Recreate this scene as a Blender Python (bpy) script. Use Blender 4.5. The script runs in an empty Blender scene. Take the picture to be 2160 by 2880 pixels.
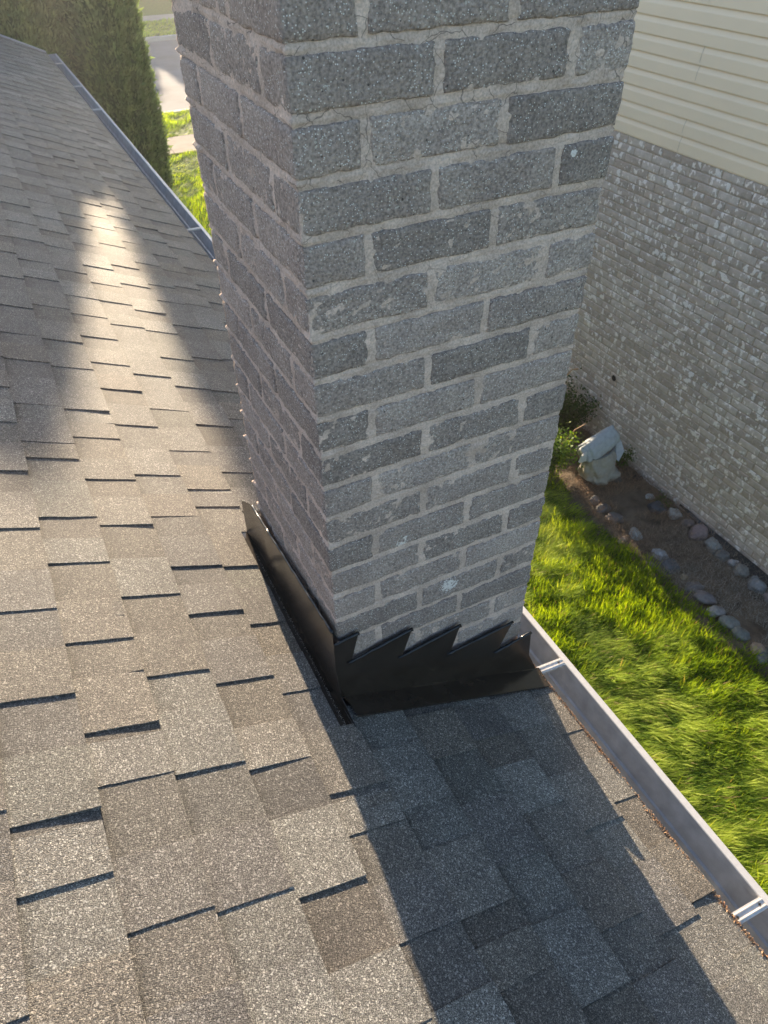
import bpy, math, random
import numpy as np
from mathutils import Vector, Matrix, noise, Quaternion

random.seed(7)
RNG = np.random.default_rng(11)
S = bpy.context.scene
COL = S.collection

# ------------------------------------------------------------------ camera
CAM = Vector((-0.3100, -0.8550, 0.1462))
YAW, PITCH, ROLL, FPX = 0.460312, 0.744299, -0.013588, 1990.94
f = Vector((math.sin(YAW) * math.cos(PITCH), math.cos(YAW) * math.cos(PITCH), -math.sin(PITCH)))
r0 = Vector((math.cos(YAW), -math.sin(YAW), 0)); u0 = r0.cross(f)
R_ = r0 * math.cos(ROLL) + u0 * math.sin(ROLL)
U_ = -r0 * math.sin(ROLL) + u0 * math.cos(ROLL)
cd = bpy.data.cameras.new('camera'); cam = bpy.data.objects.new('camera', cd); COL.objects.link(cam)
cam.matrix_world = Matrix(((R_.x, U_.x, -f.x, CAM.x), (R_.y, U_.y, -f.y, CAM.y), (R_.z, U_.z, -f.z, CAM.z), (0, 0, 0, 1)))
cd.sensor_fit = 'VERTICAL'; cd.sensor_height = 9.8; cd.sensor_width = 7.35
cd.lens = FPX / 2880 * 9.8
cd.clip_start = 0.01; cd.clip_end = 400
cd.dof.use_dof = True; cd.dof.focus_distance = 1.25; cd.dof.aperture_fstop = 3.2
S.camera = cam

# ------------------------------------------------------------------ light
SUN_AZ, SUN_EL = math.radians(6.3), math.radians(15.1)
w = bpy.data.worlds.new('World'); S.world = w; w.use_nodes = True
nt = w.node_tree; nt.nodes.clear()
sky = nt.nodes.new('ShaderNodeTexSky'); sky.sky_type = 'NISHITA'; sky.sun_disc = False
sky.dust_density = 1.0; sky.ozone_density = 1.6; sky.air_density = 1.0
sky.sun_elevation = SUN_EL; sky.sun_rotation = SUN_AZ
bg = nt.nodes.new('ShaderNodeBackground'); bg.inputs[1].default_value = 0.105
ow = nt.nodes.new('ShaderNodeOutputWorld')
nt.links.new(sky.outputs[0], bg.inputs[0]); nt.links.new(bg.outputs[0], ow.inputs[0])
sl = bpy.data.lights.new('sun', 'SUN'); so = bpy.data.objects.new('sun', sl); COL.objects.link(so)
sl.energy = 5.0; sl.angle = math.radians(0.55); sl.color = (1.0, 0.80, 0.56)
sd = Vector((-math.tan(SUN_AZ), -1, 0)).normalized() * math.cos(SUN_EL) + Vector((0, 0, -math.sin(SUN_EL)))
so.rotation_mode = 'QUATERNION'; so.rotation_quaternion = sd.to_track_quat('-Z', 'Y'); so.location = (3, 20, 12)
S.view_settings.view_transform = 'Standard'; S.view_settings.look = 'None'
S.view_settings.gamma = 1; S.view_settings.use_curve_mapping = False
S.view_settings.exposure = 1.86
S.render.engine = 'CYCLES'

# ------------------------------------------------------------------ helpers
def proj(p):
    d = Vector(p) - CAM; z = d.dot(f)
    if z <= 0.05: return None
    return 1080 + FPX * d.dot(R_) / z, 1440 - FPX * d.dot(U_) / z

def in_frame(p, m=60):
    q = proj(p)
    return q is not None and -m < q[0] < 2160 + m and -m < q[1] < 2880 + m

def tag(o, label=None, cat=None, group=None, kind=None):
    if label: o['label'] = label
    if cat: o['category'] = cat
    if group: o['group'] = group
    if kind: o['kind'] = kind
    return o

def empty(name, loc, label=None, cat=None, group=None, kind=None):
    o = bpy.data.objects.new(name, None); COL.objects.link(o); o.location = loc
    o.empty_display_size = 0.1
    return tag(o, label, cat, group, kind)

def wloc(o):
    v = Vector(o.location)
    while o.parent: o = o.parent; v = v + Vector(o.location)
    return v

def link(o, parent=None, loc=(0, 0, 0)):
    COL.objects.link(o)
    if parent:
        o.parent = parent; o.location = Vector(loc) - wloc(parent)
    else:
        o.location = loc
    return o

def mk_mesh(name, V, F, mats, mi=None, smooth=False, tone=None):
    me = bpy.data.meshes.new(name)
    V = np.asarray(V, dtype=np.float32)
    if isinstance(F, np.ndarray):
        n, k = F.shape
        me.vertices.add(len(V)); me.vertices.foreach_set('co', V.ravel())
        me.loops.add(n * k); me.loops.foreach_set('vertex_index', F.astype(np.int32).ravel())
        me.polygons.add(n); me.polygons.foreach_set('loop_start', (np.arange(n) * k).astype(np.int32))
        me.update(calc_edges=True)
    else:
        me.from_pydata(V.tolist(), [], F)
    if not isinstance(mats, (list, tuple)): mats = [mats]
    for m in mats: me.materials.append(m)
    if mi is not None: me.polygons.foreach_set('material_index', np.asarray(mi, dtype=np.int32))
    if smooth: me.polygons.foreach_set('use_smooth', np.ones(len(me.polygons), dtype=bool))
    if tone is not None:
        a = me.color_attributes.new('tone', 'FLOAT_COLOR', 'POINT')
        t = np.ones((len(V), 4), dtype=np.float32); t[:, :3] = np.asarray(tone, dtype=np.float32).reshape(-1, 3) if np.ndim(tone) > 1 else np.asarray(tone)
        a.data.foreach_set('color', t.ravel())
    me.update()
    return me

def mesh_obj(name, V, F, mats, parent=None, mi=None, smooth=False, tone=None, kind=None):
    o = bpy.data.objects.new(name, mk_mesh(name, V, F, mats, mi, smooth, tone))
    link(o, parent)
    if kind: o['kind'] = kind
    return o

class MB:
    def __init__(s): s.V = []; s.F = []; s.T = []; s.M = []
    def add(s, V, F, tone=(1, 1, 1), m=0):
        b = len(s.V); s.V += [tuple(v) for v in V]; s.F += [tuple(i + b for i in q) for q in F]
        s.T += [tone] * len(V); s.M += [m] * len(F) if not isinstance(m, list) else m
    def box(s, a, b, tone=(1, 1, 1), m=0):
        x0, y0, z0 = a; x1, y1, z1 = b
        V = [(x0, y0, z0), (x1, y0, z0), (x1, y1, z0), (x0, y1, z0), (x0, y0, z1), (x1, y0, z1), (x1, y1, z1), (x0, y1, z1)]
        s.add(V, [(0, 3, 2, 1), (4, 5, 6, 7), (0, 1, 5, 4), (1, 2, 6, 5), (2, 3, 7, 6), (3, 0, 4, 7)], tone, m)
    def sweep(s, pts, radius, seg=6, tone=(1, 1, 1), m=0, caps=True):
        pts = [Vector(p) for p in pts]; n = len(pts); rings = []
        for i, p in enumerate(pts):
            t = (pts[min(i + 1, n - 1)] - pts[max(i - 1, 0)]).normalized()
            a = t.cross(Vector((0, 0, 1)));  a = a if a.length > .05 else t.cross(Vector((1, 0, 0)))
            a.normalize(); b = t.cross(a); r = radius[i] if hasattr(radius, '__len__') else radius
            rings.append([p + (a * math.cos(k * 2 * math.pi / seg) + b * math.sin(k * 2 * math.pi / seg)) * r for k in range(seg)])
        V = [v for q in rings for v in q]; F = []
        for i in range(n - 1):
            for k in range(seg):
                k2 = (k + 1) % seg; F.append((i * seg + k, i * seg + k2, (i + 1) * seg + k2, (i + 1) * seg + k))
        if caps: F.append(tuple(range(seg))[::-1]); F.append(tuple((n - 1) * seg + k for k in range(seg)))
        s.add(V, F, tone, m)
    def obj(s, name, mats, parent=None, smooth=False, kind=None, tone=True):
        return mesh_obj(name, s.V, s.F, mats, parent, s.M, smooth, np.array(s.T, dtype=np.float32) if tone else None, kind)

def fbm(p, o=4):
    return noise.fractal(Vector(p), 1.0, 2.0, o)

# ------------------------------------------------------------------ materials
def mat(name):
    m = bpy.data.materials.new(name); m.use_nodes = True
    t = m.node_tree; b = t.nodes['Principled BSDF']
    return m, t, b

def N(t, typ, **kw):
    n = t.nodes.new(typ)
    for k, v in kw.items():
        if k.startswith('i_'):
            key = k[2:]; n.inputs[int(key) if key.isdigit() else key.replace('_', ' ')].default_value = v
        else: setattr(n, k, v)
    return n

def ramp(t, stops, src, interp='LINEAR'):
    n = t.nodes.new('ShaderNodeValToRGB'); e = n.color_ramp.elements; n.color_ramp.interpolation = interp
    while len(e) > 1: e.remove(e[0])
    e[0].position = stops[0][0]; c = stops[0][1]; e[0].color = (*c, 1) if hasattr(c, '__len__') else (c, c, c, 1)
    for p, c in stops[1:]:
        q = e.new(p); q.color = (*c, 1) if hasattr(c, '__len__') else (c, c, c, 1)
    t.links.new(src, n.inputs[0]); return n.outputs[0]

def mix(t, a, b, fac, mode='MIX'):
    n = t.nodes.new('ShaderNodeMix'); n.data_type = 'RGBA'; n.blend_type = mode
    for s_, v in ((6, a), (7, b), (0, fac)):
        if hasattr(v, 'links') or isinstance(v, bpy.types.NodeSocket): t.links.new(v, n.inputs[s_])
        elif hasattr(v, '__len__'): n.inputs[s_].default_value = (*v, 1)
        else: n.inputs[s_].default_value = v
    return n.outputs[2]

def math_(t, op, a, b=None, c=None, clamp=False):
    n = t.nodes.new('ShaderNodeMath'); n.operation = op; n.use_clamp = clamp
    for i, v in enumerate((a, b, c)):
        if v is None: continue
        if isinstance(v, bpy.types.NodeSocket): t.links.new(v, n.inputs[i])
        else: n.inputs[i].default_value = v
    return n.outputs[0]

def coords(t, randomize=False):
    tc = t.nodes.new('ShaderNodeTexCoord'); out = tc.outputs['Object']
    if randomize:
        oi = t.nodes.new('ShaderNodeObjectInfo'); mu = t.nodes.new('ShaderNodeVectorMath'); mu.operation = 'MULTIPLY_ADD'
        cb = t.nodes.new('ShaderNodeCombineXYZ')
        for i, k in enumerate((37.0, 91.0, 53.0)): t.links.new(math_(t, 'MULTIPLY', oi.outputs['Random'], k), cb.inputs[i])
        ad = t.nodes.new('ShaderNodeVectorMath'); ad.operation = 'ADD'
        t.links.new(out, ad.inputs[0]); t.links.new(cb.outputs[0], ad.inputs[1]); out = ad.outputs[0]
        return out, oi.outputs['Random']
    return out

def tex_noise(t, v, scale, detail=3, rough=.55, dist=0):
    n = N(t, 'ShaderNodeTexNoise'); n.inputs['Scale'].default_value = scale; n.inputs['Detail'].default_value = detail
    n.inputs['Roughness'].default_value = rough; n.inputs['Distortion'].default_value = dist
    t.links.new(v, n.inputs['Vector']); return n.outputs['Fac']

def tex_vor(t, v, scale, feature='F1', out='Distance', rnd=1.0):
    n = N(t, 'ShaderNodeTexVoronoi'); n.feature = feature; n.inputs['Scale'].default_value = scale
    n.inputs['Randomness'].default_value = rnd
    t.links.new(v, n.inputs['Vector']); return n.outputs[out]

def sep(t, c):
    n = t.nodes.new('ShaderNodeSeparateColor'); t.links.new(c, n.inputs[0]); return n.outputs

def bump(t, b, h, strength, dist, prev=None):
    n = t.nodes.new('ShaderNodeBump'); n.inputs['Strength'].default_value = strength; n.inputs['Distance'].default_value = dist
    t.links.new(h, n.inputs['Height'])
    if prev: t.links.new(prev, n.inputs['Normal'])
    t.links.new(n.outputs[0], b.inputs['Normal']); return n.outputs[0]

def attr(t, name='tone'):
    n = t.nodes.new('ShaderNodeAttribute'); n.attribute_name = name; return n.outputs['Color']

# asphalt shingle: mineral granules pressed in a mat
def m_shingle():
    m, t, b = mat('granule_shingle'); v = coords(t)
    cell = sep(t, tex_vor(t, v, 800, out='Color'))
    big = sep(t, tex_vor(t, v, 430, out='Color'))
    col = ramp(t, [(0, (.030, .028, .028)), (.28, (.070, .066, .061)), (.6, (.130, .122, .110)), (.86, (.205, .193, .173)), (1, (.34, .32, .285))], cell[0])
    spark = ramp(t, [(0, 0), (.91, 0), (.94, 1)], big[1])
    col = mix(t, col, (.66, .63, .58), math_(t, 'MULTIPLY', spark, .42))
    bl = tex_noise(t, v, 9, 3)
    col = mix(t, col, ramp(t, [(0.3, (.84, .83, .83)), (.7, (1.08, 1.08, 1.07))], bl), 1.0, 'MULTIPLY')
    bl2 = tex_noise(t, v, 38, 2)
    col = mix(t, col, ramp(t, [(0.3, (.9, .9, .9)), (.7, (1.06, 1.06, 1.06))], bl2), 1.0, 'MULTIPLY')
    col = mix(t, col, attr(t), 1.0, 'MULTIPLY')
    t.links.new(col, b.inputs['Base Color']); b.inputs['Roughness'].default_value = .72
    b.inputs['Specular IOR Level'].default_value = .4
    d = tex_vor(t, v, 620); d2 = tex_noise(t, v, 160, 2)
    h = math_(t, 'ADD', math_(t, 'MULTIPLY', d, -1.0), math_(t, 'MULTIPLY', d2, 1.0))
    bump(t, b, h, 1.0, .0012)
    return m

def m_simple(name, col, rough=.6, metal=0, nscale=None, namp=.3, bsc=None, bd=.001, spec=.5, coat=0):
    m, t, b = mat(name); b.inputs['Roughness'].default_value = rough; b.inputs['Metallic'].default_value = metal
    b.inputs['Specular IOR Level'].default_value = spec; b.inputs['Coat Weight'].default_value = coat
    v = coords(t)
    if nscale:
        n = tex_noise(t, v, nscale, 4)
        c = ramp(t, [(.3, tuple(x * (1 - namp) for x in col)), (.7, tuple(min(1, x * (1 + namp)) for x in col))], n)
        t.links.new(c, b.inputs['Base Color'])
    else: b.inputs['Base Color'].default_value = (*col, 1)
    if bsc: bump(t, b, tex_noise(t, v, bsc, 3), .6, bd)
    return m

def m_chimney_brick():
    m, t, b = mat('grey_concrete_brick'); v, rnd = coords(t, True)
    base = ramp(t, [(0, (.29, .234, .20)), (.3, (.35, .281, .24)), (.7, (.40, .32, .273)), (1, (.44, .354, .304))], rnd)
    n1 = tex_noise(t, v, 14, 4)
    base = mix(t, base, ramp(t, [(.3, (.86, .85, .86)), (.68, (1.1, 1.1, 1.09))], n1), 1.0, 'MULTIPLY')
    n2 = tex_noise(t, v, 240, 2)
    base = mix(t, base, ramp(t, [(.32, (.6, .6, .6)), (.66, (1.25, 1.25, 1.25))], n2), 1.0, 'MULTIPLY')
    # fine quartz flecks, coarser pale pebbles, dark pits
    c1 = sep(t, tex_vor(t, v, 420, out='Color')); d1 = tex_vor(t, v, 420)
    k1 = math_(t, 'MULTIPLY', math_(t, 'GREATER_THAN', c1[0], .84), math_(t, 'LESS_THAN', d1, .34))
    base = mix(t, base, (.86, .82, .76), math_(t, 'MULTIPLY', k1, .85))
    c2 = sep(t, tex_vor(t, v, 125, out='Color')); d2 = tex_vor(t, v, 125)
    k2 = math_(t, 'MULTIPLY', math_(t, 'GREATER_THAN', c2[1], .87), math_(t, 'LESS_THAN', d2, .22))
    base = mix(t, base, mix(t, (.50, .46, .40), (.72, .66, .56), c2[2]), math_(t, 'MULTIPLY', k2, .6))
    k3 = math_(t, 'MULTIPLY', math_(t, 'LESS_THAN', c2[1], .07), math_(t, 'LESS_THAN', d2, math_(t, 'MULTIPLY', c2[0], .24)))
    base = mix(t, base, (.05, .045, .042), math_(t, 'MULTIPLY', k3, .8))
    # old whitewash smears with a shape of their own
    geo = t.nodes.new('ShaderNodeNewGeometry')
    for (px, pz, rr, th) in ((.268, -1.015, .026, .50), (.155, -.833, .022, .56), (.425, -.165, .006, .40)):
        dv = t.nodes.new('ShaderNodeVectorMath'); dv.operation = 'DISTANCE'
        dv.inputs[1].default_value = (px, 0, pz); t.links.new(geo.outputs['Position'], dv.inputs[0])
        near = math_(t, 'SUBTRACT', 1.0, math_(t, 'DIVIDE', dv.outputs['Value'], rr), clamp=True)
        nn = tex_noise(t, geo.outputs['Position'], 130, 3, .7)
        k = math_(t, 'GREATER_THAN', math_(t, 'ADD', nn, math_(t, 'MULTIPLY', near, .25)), th + .1)
        k = math_(t, 'MULTIPLY', k, math_(t, 'GREATER_THAN', near, .01))
        base = mix(t, base, (.84, .78, .72), math_(t, 'MULTIPLY', k, .85))
    t.links.new(base, b.inputs['Base Color']); b.inputs['Roughness'].default_value = .9
    b.inputs['Specular IOR Level'].default_value = .25
    h = math_(t, 'ADD', math_(t, 'MULTIPLY', tex_noise(t, v, 260, 3), 1.0), math_(t, 'MULTIPLY', k3, -1.0))
    h = math_(t, 'ADD', h, math_(t, 'MULTIPLY', tex_noise(t, v, 45, 3), .8))
    bump(t, b, h, 1.0, .0042)
    return m

def m_mortar():
    m, t, b = mat('lime_mortar'); v = coords(t)
    n1 = tex_noise(t, v, 16, 4)
    c = ramp(t, [(.28, (.44, .335, .27)), (.5, (.57, .435, .355)), (.72, (.69, .535, .44))], n1)
    c = mix(t, c, ramp(t, [(.3, (.75, .75, .75)), (.7, (1.2, 1.2, 1.2))], tex_noise(t, v, 300, 2)), 1.0, 'MULTIPLY')
    # hairline cracks in the weathered upper courses
    wv = t.nodes.new('ShaderNodeVectorMath'); wv.operation = 'MULTIPLY_ADD'
    nz = N(t, 'ShaderNodeTexNoise'); nz.inputs['Scale'].default_value = 30; t.links.new(v, nz.inputs['Vector'])
    t.links.new(nz.outputs['Color'], wv.inputs[0]); wv.inputs[1].default_value = (.03, .03, .03); t.links.new(v, wv.inputs[2])
    e = tex_vor(t, wv.outputs[0], 24, 'DISTANCE_TO_EDGE')
    sx = t.nodes.new('ShaderNodeSeparateXYZ'); t.links.new(v, sx.inputs[0])
    up = math_(t, 'MULTIPLY_ADD', sx.outputs[2], 2.0, 1.1, clamp=True)
    k = math_(t, 'MULTIPLY', math_(t, 'LESS_THAN', e, .011), math_(t, 'MULTIPLY', up, math_(t, 'GREATER_THAN', tex_noise(t, v, 7, 2), .46)))
    c = mix(t, c, (.07, .06, .055), math_(t, 'MULTIPLY', k, .6))
    t.links.new(c, b.inputs['Base Color']); b.inputs['Roughness'].default_value = .95
    b.inputs['Specular IOR Level'].default_value = .2
    h = math_(t, 'SUBTRACT', tex_noise(t, v, 190, 4), math_(t, 'MULTIPLY', k, 1.2))
    bump(t, b, h, .9, .0022)
    return m

def m_wash_brick():
    m, t, b = mat('whitewashed_brick'); v = coords(t)
    tn = sep(t, attr(t))
    tc = t.nodes.new('ShaderNodeNewGeometry'); gp = tc.outputs['Position']
    base = ramp(t, [(0, (.43, .345, .29)), (.35, (.50, .405, .345)), (.7, (.55, .455, .39)), (1, (.60, .505, .44))], tn[0])
    n1 = tex_noise(t, gp, 22, 4)
    base = mix(t, base, ramp(t, [(.3, (.85, .83, .79)), (.7, (1.12, 1.12, 1.12))], n1), 1.0, 'MULTIPLY')
    mp = t.nodes.new('ShaderNodeMapping'); mp.inputs['Scale'].default_value = (1, 1, .75); mp.inputs['Rotation'].default_value = (.5, 0, 0)
    t.links.new(gp, mp.inputs[0])
    w1 = tex_noise(t, mp.outputs[0], 27, 2, .5, .15); w2 = tex_noise(t, gp, 9, 2)
    k = math_(t, 'GREATER_THAN', math_(t, 'MULTIPLY_ADD', w2, .22, w1), .70)
    base = mix(t, base, (.92, .83, .76), math_(t, 'MULTIPLY', k, .78))
    kd = math_(t, 'GREATER_THAN', tex_noise(t, gp, 31, 3, .6, .5), .70)
    base = mix(t, base, (.15, .11, .08), math_(t, 'MULTIPLY', kd, .5))
    t.links.new(base, b.inputs['Base Color']); b.inputs['Roughness'].default_value = .9
    bump(t, b, tex_noise(t, gp, 60, 4), .8, .006)
    return m

def m_blade(name, trans=.5, rough=.5, tint=(1.9, 1.6, .5)):
    m, t, b = mat(name); c = attr(t)
    b.inputs['Roughness'].default_value = rough; t.links.new(c, b.inputs['Base Color'])
    b.inputs['Specular IOR Level'].default_value = .15
    tr = t.nodes.new('ShaderNodeBsdfTranslucent')
    cc = mix(t, c, tint, 1.0, 'MULTIPLY'); t.links.new(cc, tr.inputs[0])
    ms = t.nodes.new('ShaderNodeMixShader'); ms.inputs[0].default_value = trans
    out = t.nodes['Material Output']
    t.links.new(b.outputs[0], ms.inputs[1]); t.links.new(tr.outputs[0], ms.inputs[2]); t.links.new(ms.outputs[0], out.inputs[0])
    return m

def m_tone(name, rough=.85, nscale=60, bd=.004, spec=.3, amp=.35):
    m, t, b = mat(name); v = coords(t); c = attr(t)
    c = mix(t, c, ramp(t, [(.3, 1 - amp), (.7, 1 + amp)], tex_noise(t, v, nscale, 4)), 1.0, 'MULTIPLY')
    t.links.new(c, b.inputs['Base Color']); b.inputs['Roughness'].default_value = rough
    b.inputs['Specular IOR Level'].default_value = spec
    bump(t, b, tex_noise(t, v, nscale * 1.5, 4), .7, bd)
    return m

M_SH = m_shingle()
M_EDGE = m_simple('asphalt_cut_edge', (.03, .026, .024), .9, nscale=300)
M_BR = m_chimney_brick(); M_MO = m_mortar(); M_WB = m_wash_brick()
M_WM = m_simple('wall_mortar', (.44, .35, .27), .95, nscale=60, namp=.2, bsc=200, bd=.002)
M_FL = m_simple('black_enamelled_metal', (.028, .021, .016), .27, nscale=25, namp=.3, bsc=9, bd=.004, spec=.55)
M_SEAL = m_simple('black_sealant', (.008, .009, .011), .16, bsc=60, bd=.002)
M_GUT = m_simple('dull_aluminium', (.36, .37, .39), .5, .2, nscale=18, namp=.22, bsc=25, bd=.0012)
M_LIP = m_simple('white_painted_metal', (.50, .49, .48), .42, nscale=120, namp=.06)
M_HANG = m_simple('galvanised_strip', (.62, .58, .54), .45, .25, nscale=90, namp=.15)
M_DARK = m_simple('dark_void', (.01, .01, .01), .9)
M_SID = m_simple('cream_vinyl', (.90, .71, .50), .5, nscale=1.5, namp=.03, bsc=90, bd=.0006)
M_TRIM = m_simple('pale_trim_metal', (.42, .43, .44), .5, nscale=30, namp=.1)
M_WOOD = m_simple('fascia_board', (.30, .26, .22), .7, nscale=20)
M_DECK = m_simple('roof_felt', (.02, .02, .022), .95)
M_CONC = m_simple('pale_concrete', (.30, .255, .215), .9, nscale=3, namp=.12, bsc=120, bd=.002, spec=.08)
M_ROAD = m_simple('worn_asphalt', (.13, .135, .15), .85, nscale=.9, namp=.22, bsc=150, bd=.004, spec=.08)
M_KERB = m_simple('kerb_concrete', (.40, .385, .36), .9, nscale=5, namp=.15)
M_LAWN = m_simple('turf_soil', (.05, .10, .010), .95, nscale=8, namp=.45, bsc=40, bd=.03, spec=.05)
M_SOIL = m_simple('bed_soil', (.13, .095, .065), .95, nscale=7, namp=.5, bsc=60, bd=.02)
M_PLAS = m_simple('black_plastic_sheet', (.012, .013, .017), .45, nscale=20, bsc=30, bd=.006)
M_GR = m_blade('grass_blade', .55, .65)
M_STRAW = m_tone('dry_straw', .8, 200, .001)
M_LEAF = m_blade('conifer_spray', .40, .7, (1.3, 1.25, .8))
M_WEED = m_blade('weed_leaf', .5, .5)
M_STONE = m_tone('river_stone', .75, 40, .003, amp=.22)
M_CLOTH = m_tone('weathered_cloth', .85, 35, .004, amp=.12)
M_BARK = m_simple('bark', (.08, .055, .04), .9, nscale=30, bsc=40, bd=.01)
M_DEB = m_tone('debris', .9, 200, .001)

# ------------------------------------------------------------------ ground, road, paths
GZ = -4.35
def sheet(name, x0, y0, x1, y1, z, m, nx=1, ny=1, amp=0, sc=1.0):
    V = []; F = []
    for j in range(ny + 1):
        for i in range(nx + 1):
            x = x0 + (x1 - x0) * i / nx; y = y0 + (y1 - y0) * j / ny
            V.append((x, y, z + (amp * fbm((x * sc, y * sc, 3.1)) if amp else 0)))
    for j in range(ny):
        for i in range(nx):
            a = j * (nx + 1) + i; F.append((a, a + 1, a + nx + 2, a + nx + 1))
    o = mesh_obj(name, V, F, m, smooth=amp > 0); o['kind'] = 'structure'; return o
sheet('ground', -150, -150, 150, 220, GZ - .20, M_LAWN)
sheet('lawn', -30, -25, 30, 15.5, GZ - .03, M_LAWN, 40, 40)
sheet('verge', -60, 16.74, 60, 18.85, GZ - .03, M_LAWN)
sheet('far_verge', -60, 29.35, 60, 32.7, GZ - .03, M_LAWN)
sheet('far_lawn', -60, 34.1, 60, 80, GZ - .03, M_LAWN)
sheet('road', -80, 18.97, 80, 29.2, GZ - .13, M_ROAD, 1, 1)
for nm, ya, yb in (('kerb', 18.85, 18.99), ('kerb', 29.18, 29.35)):
    k = MB(); k.box((-80, ya, GZ - .25), (80, yb, GZ + .0)); tag(k.obj(nm, M_KERB), kind='structure')
for ya, yb in ((15.5, 16.72), (32.72, 34.08)):
    e = empty('sidewalk', (0, ya, GZ), kind='structure')
    for i in range(-8, 12):
        k = MB(); k.box((i * 1.5 + .006, ya, GZ - .12), (i * 1.5 + 1.494, yb, GZ + random.uniform(-.004, .004))); k.obj('paving_slab', M_CONC, e)

# bed against the neighbour's wall
def bed_edge(y): return 3.50 + .07 * math.sin(y * 1.7 + .6) + .04 * math.sin(y * 4.1)
V = []; F = []; nx, ny = 24, 160
for j in range(ny + 1):
    y = -2.5 + 11.5 * j / ny
    for i in range(nx + 1):
        x = bed_edge(y) - .10 + (4.345 - bed_edge(y) + .10) * i / nx
        s_ = min(1, i / 4)
        V.append((x, y, GZ - .05 + s_ * .045 + s_ * .03 * fbm((x * 5, y * 5, 1.0)) + .012 * fbm((x * 25, y * 25, 2))))
for j in range(ny):
    for i in range(nx):
        a = j * (nx + 1) + i; F.append((a, a + 1, a + nx + 2, a + nx + 1))
tag(mesh_obj('soil_bed', V, F, M_SOIL, smooth=True), kind='structure')
V = []; F = []
for j in range(81):
    y = -2.2 + 4.5 * j / 80
    wd = .10 * min(1, (2.3 - y) / .9) * (1 + .15 * math.sin(y * 5)) + .004
    for i in range(4):
        V.append((4.345 - wd * i / 3, y, GZ + .045 - .02 * i / 3 + .006 * fbm((i, y * 9, 4))))
for j in range(80):
    for i in range(3):
        a = j * 4 + i; F.append((a, a + 4, a + 5, a + 1))
tag(mesh_obj('plastic_sheet', V, F, M_PLAS, smooth=True), 'black plastic edging sheet lying at the foot of the brick wall', 'plastic sheet')

# ------------------------------------------------------------------ own house: roof plane z = RZ - SL*x
SL, RZ = 0.4645, -1.2545
ca = 1 / math.hypot(1, SL); NRM = Vector((SL * ca, 0, ca))
def rp(x, y, h=0.0):
    return (x + NRM.x * h, y, RZ - SL * x + NRM.z * h)
YF, YN = 9.93, -3.2
house = empty('house', (-3.0, 3.0, GZ), 'single-storey house whose grey-brown shingled roof fills the left and foreground', 'house')
roof = MB()
for (xa, xb, sgn) in ((-3.6, .553, 1),):
    a, b_ = rp(xa, YN, -.012), rp(xb, YN, -.012); c_, d_ = rp(xb, YN, -.035), rp(xa, YN, -.035)
    V = [a, b_, c_, d_] + [(p[0], YF, p[2]) for p in (a, b_, c_, d_)]
    roof.add(V, [(0, 1, 2, 3), (7, 6, 5, 4), (0, 4, 5, 1), (1, 5, 6, 2), (2, 6, 7, 3), (3, 7, 4, 0)])
xr, zr = -3.6, rp(-3.6, 0)[2] - .012
V = [(xr, YN, zr), (xr, YF, zr), (xr - 4.1, YF, zr - 4.1 * SL), (xr - 4.1, YN, zr - 4.1 * SL)]
V += [(p[0], p[1], p[2] - .03) for p in V]
roof.add(V, [(0, 1, 2, 3), (7, 6, 5, 4), (0, 4, 5, 1), (1, 5, 6, 2), (2, 6, 7, 3), (3, 7, 4, 0)])
ROOF = roof.obj('roof', M_DECK, house, tone=False)
wl = MB()
for a, b_ in (((.02, YN + .3, GZ - .1), (.15, YF - .3, -1.45)), ((-7.4, YN + .3, GZ - .1), (-7.27, YF - .3, -1.45)),
              ((-7.27, YF - .43, GZ - .1), (.02, YF - .3, -1.45)), ((-7.27, YN + .3, GZ - .1), (.02, YN + .43, -1.45))): wl.box(a, b_)
wl.obj('wall', M_WM, house, tone=False)
so_ = MB(); so_.box((.15, YN + .05, -1.66), (.530, YF - .02, -1.645)); so_.obj('soffit', M_TRIM, house, tone=False)
fa = MB(); fa.box((.530, YN + .02, -1.70), (.550, YF - .01, -1.545)); fa.obj('fascia', M_WOOD, house, tone=False)
de = MB()
V = [rp(.45, YN, -.009), rp(.566, YN, -.009), (.568, YN, RZ - SL * .566 - .035), (.574, YN, RZ - SL * .566 - .042)]
V2 = [(p[0], YF, p[2]) for p in V]; de.add(V + V2, [(0, 1, 5, 4), (1, 2, 6, 5), (2, 3, 7, 6)]); de.obj('drip_edge', M_HANG, house, tone=False)
rk = MB()
for (ya, yb, h0, h1) in ((YF - .005, YF + .045, -.10, .014),):
    P = [(-3.6, ya), (.575, ya), (.575, yb), (-3.6, yb)]
    V = [rp(x, y, h1) for x, y in P] + [(rp(x, y, h1)[0], y, rp(x, y, h1)[2] - .13) for x, y in P]
    rk.add(V, [(0, 1, 2, 3), (7, 6, 5, 4), (0, 4, 5, 1), (1, 5, 6, 2), (2, 6, 7, 3), (3, 7, 4, 0)])
rk.obj('rake_trim', M_TRIM, house, tone=False)

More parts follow.
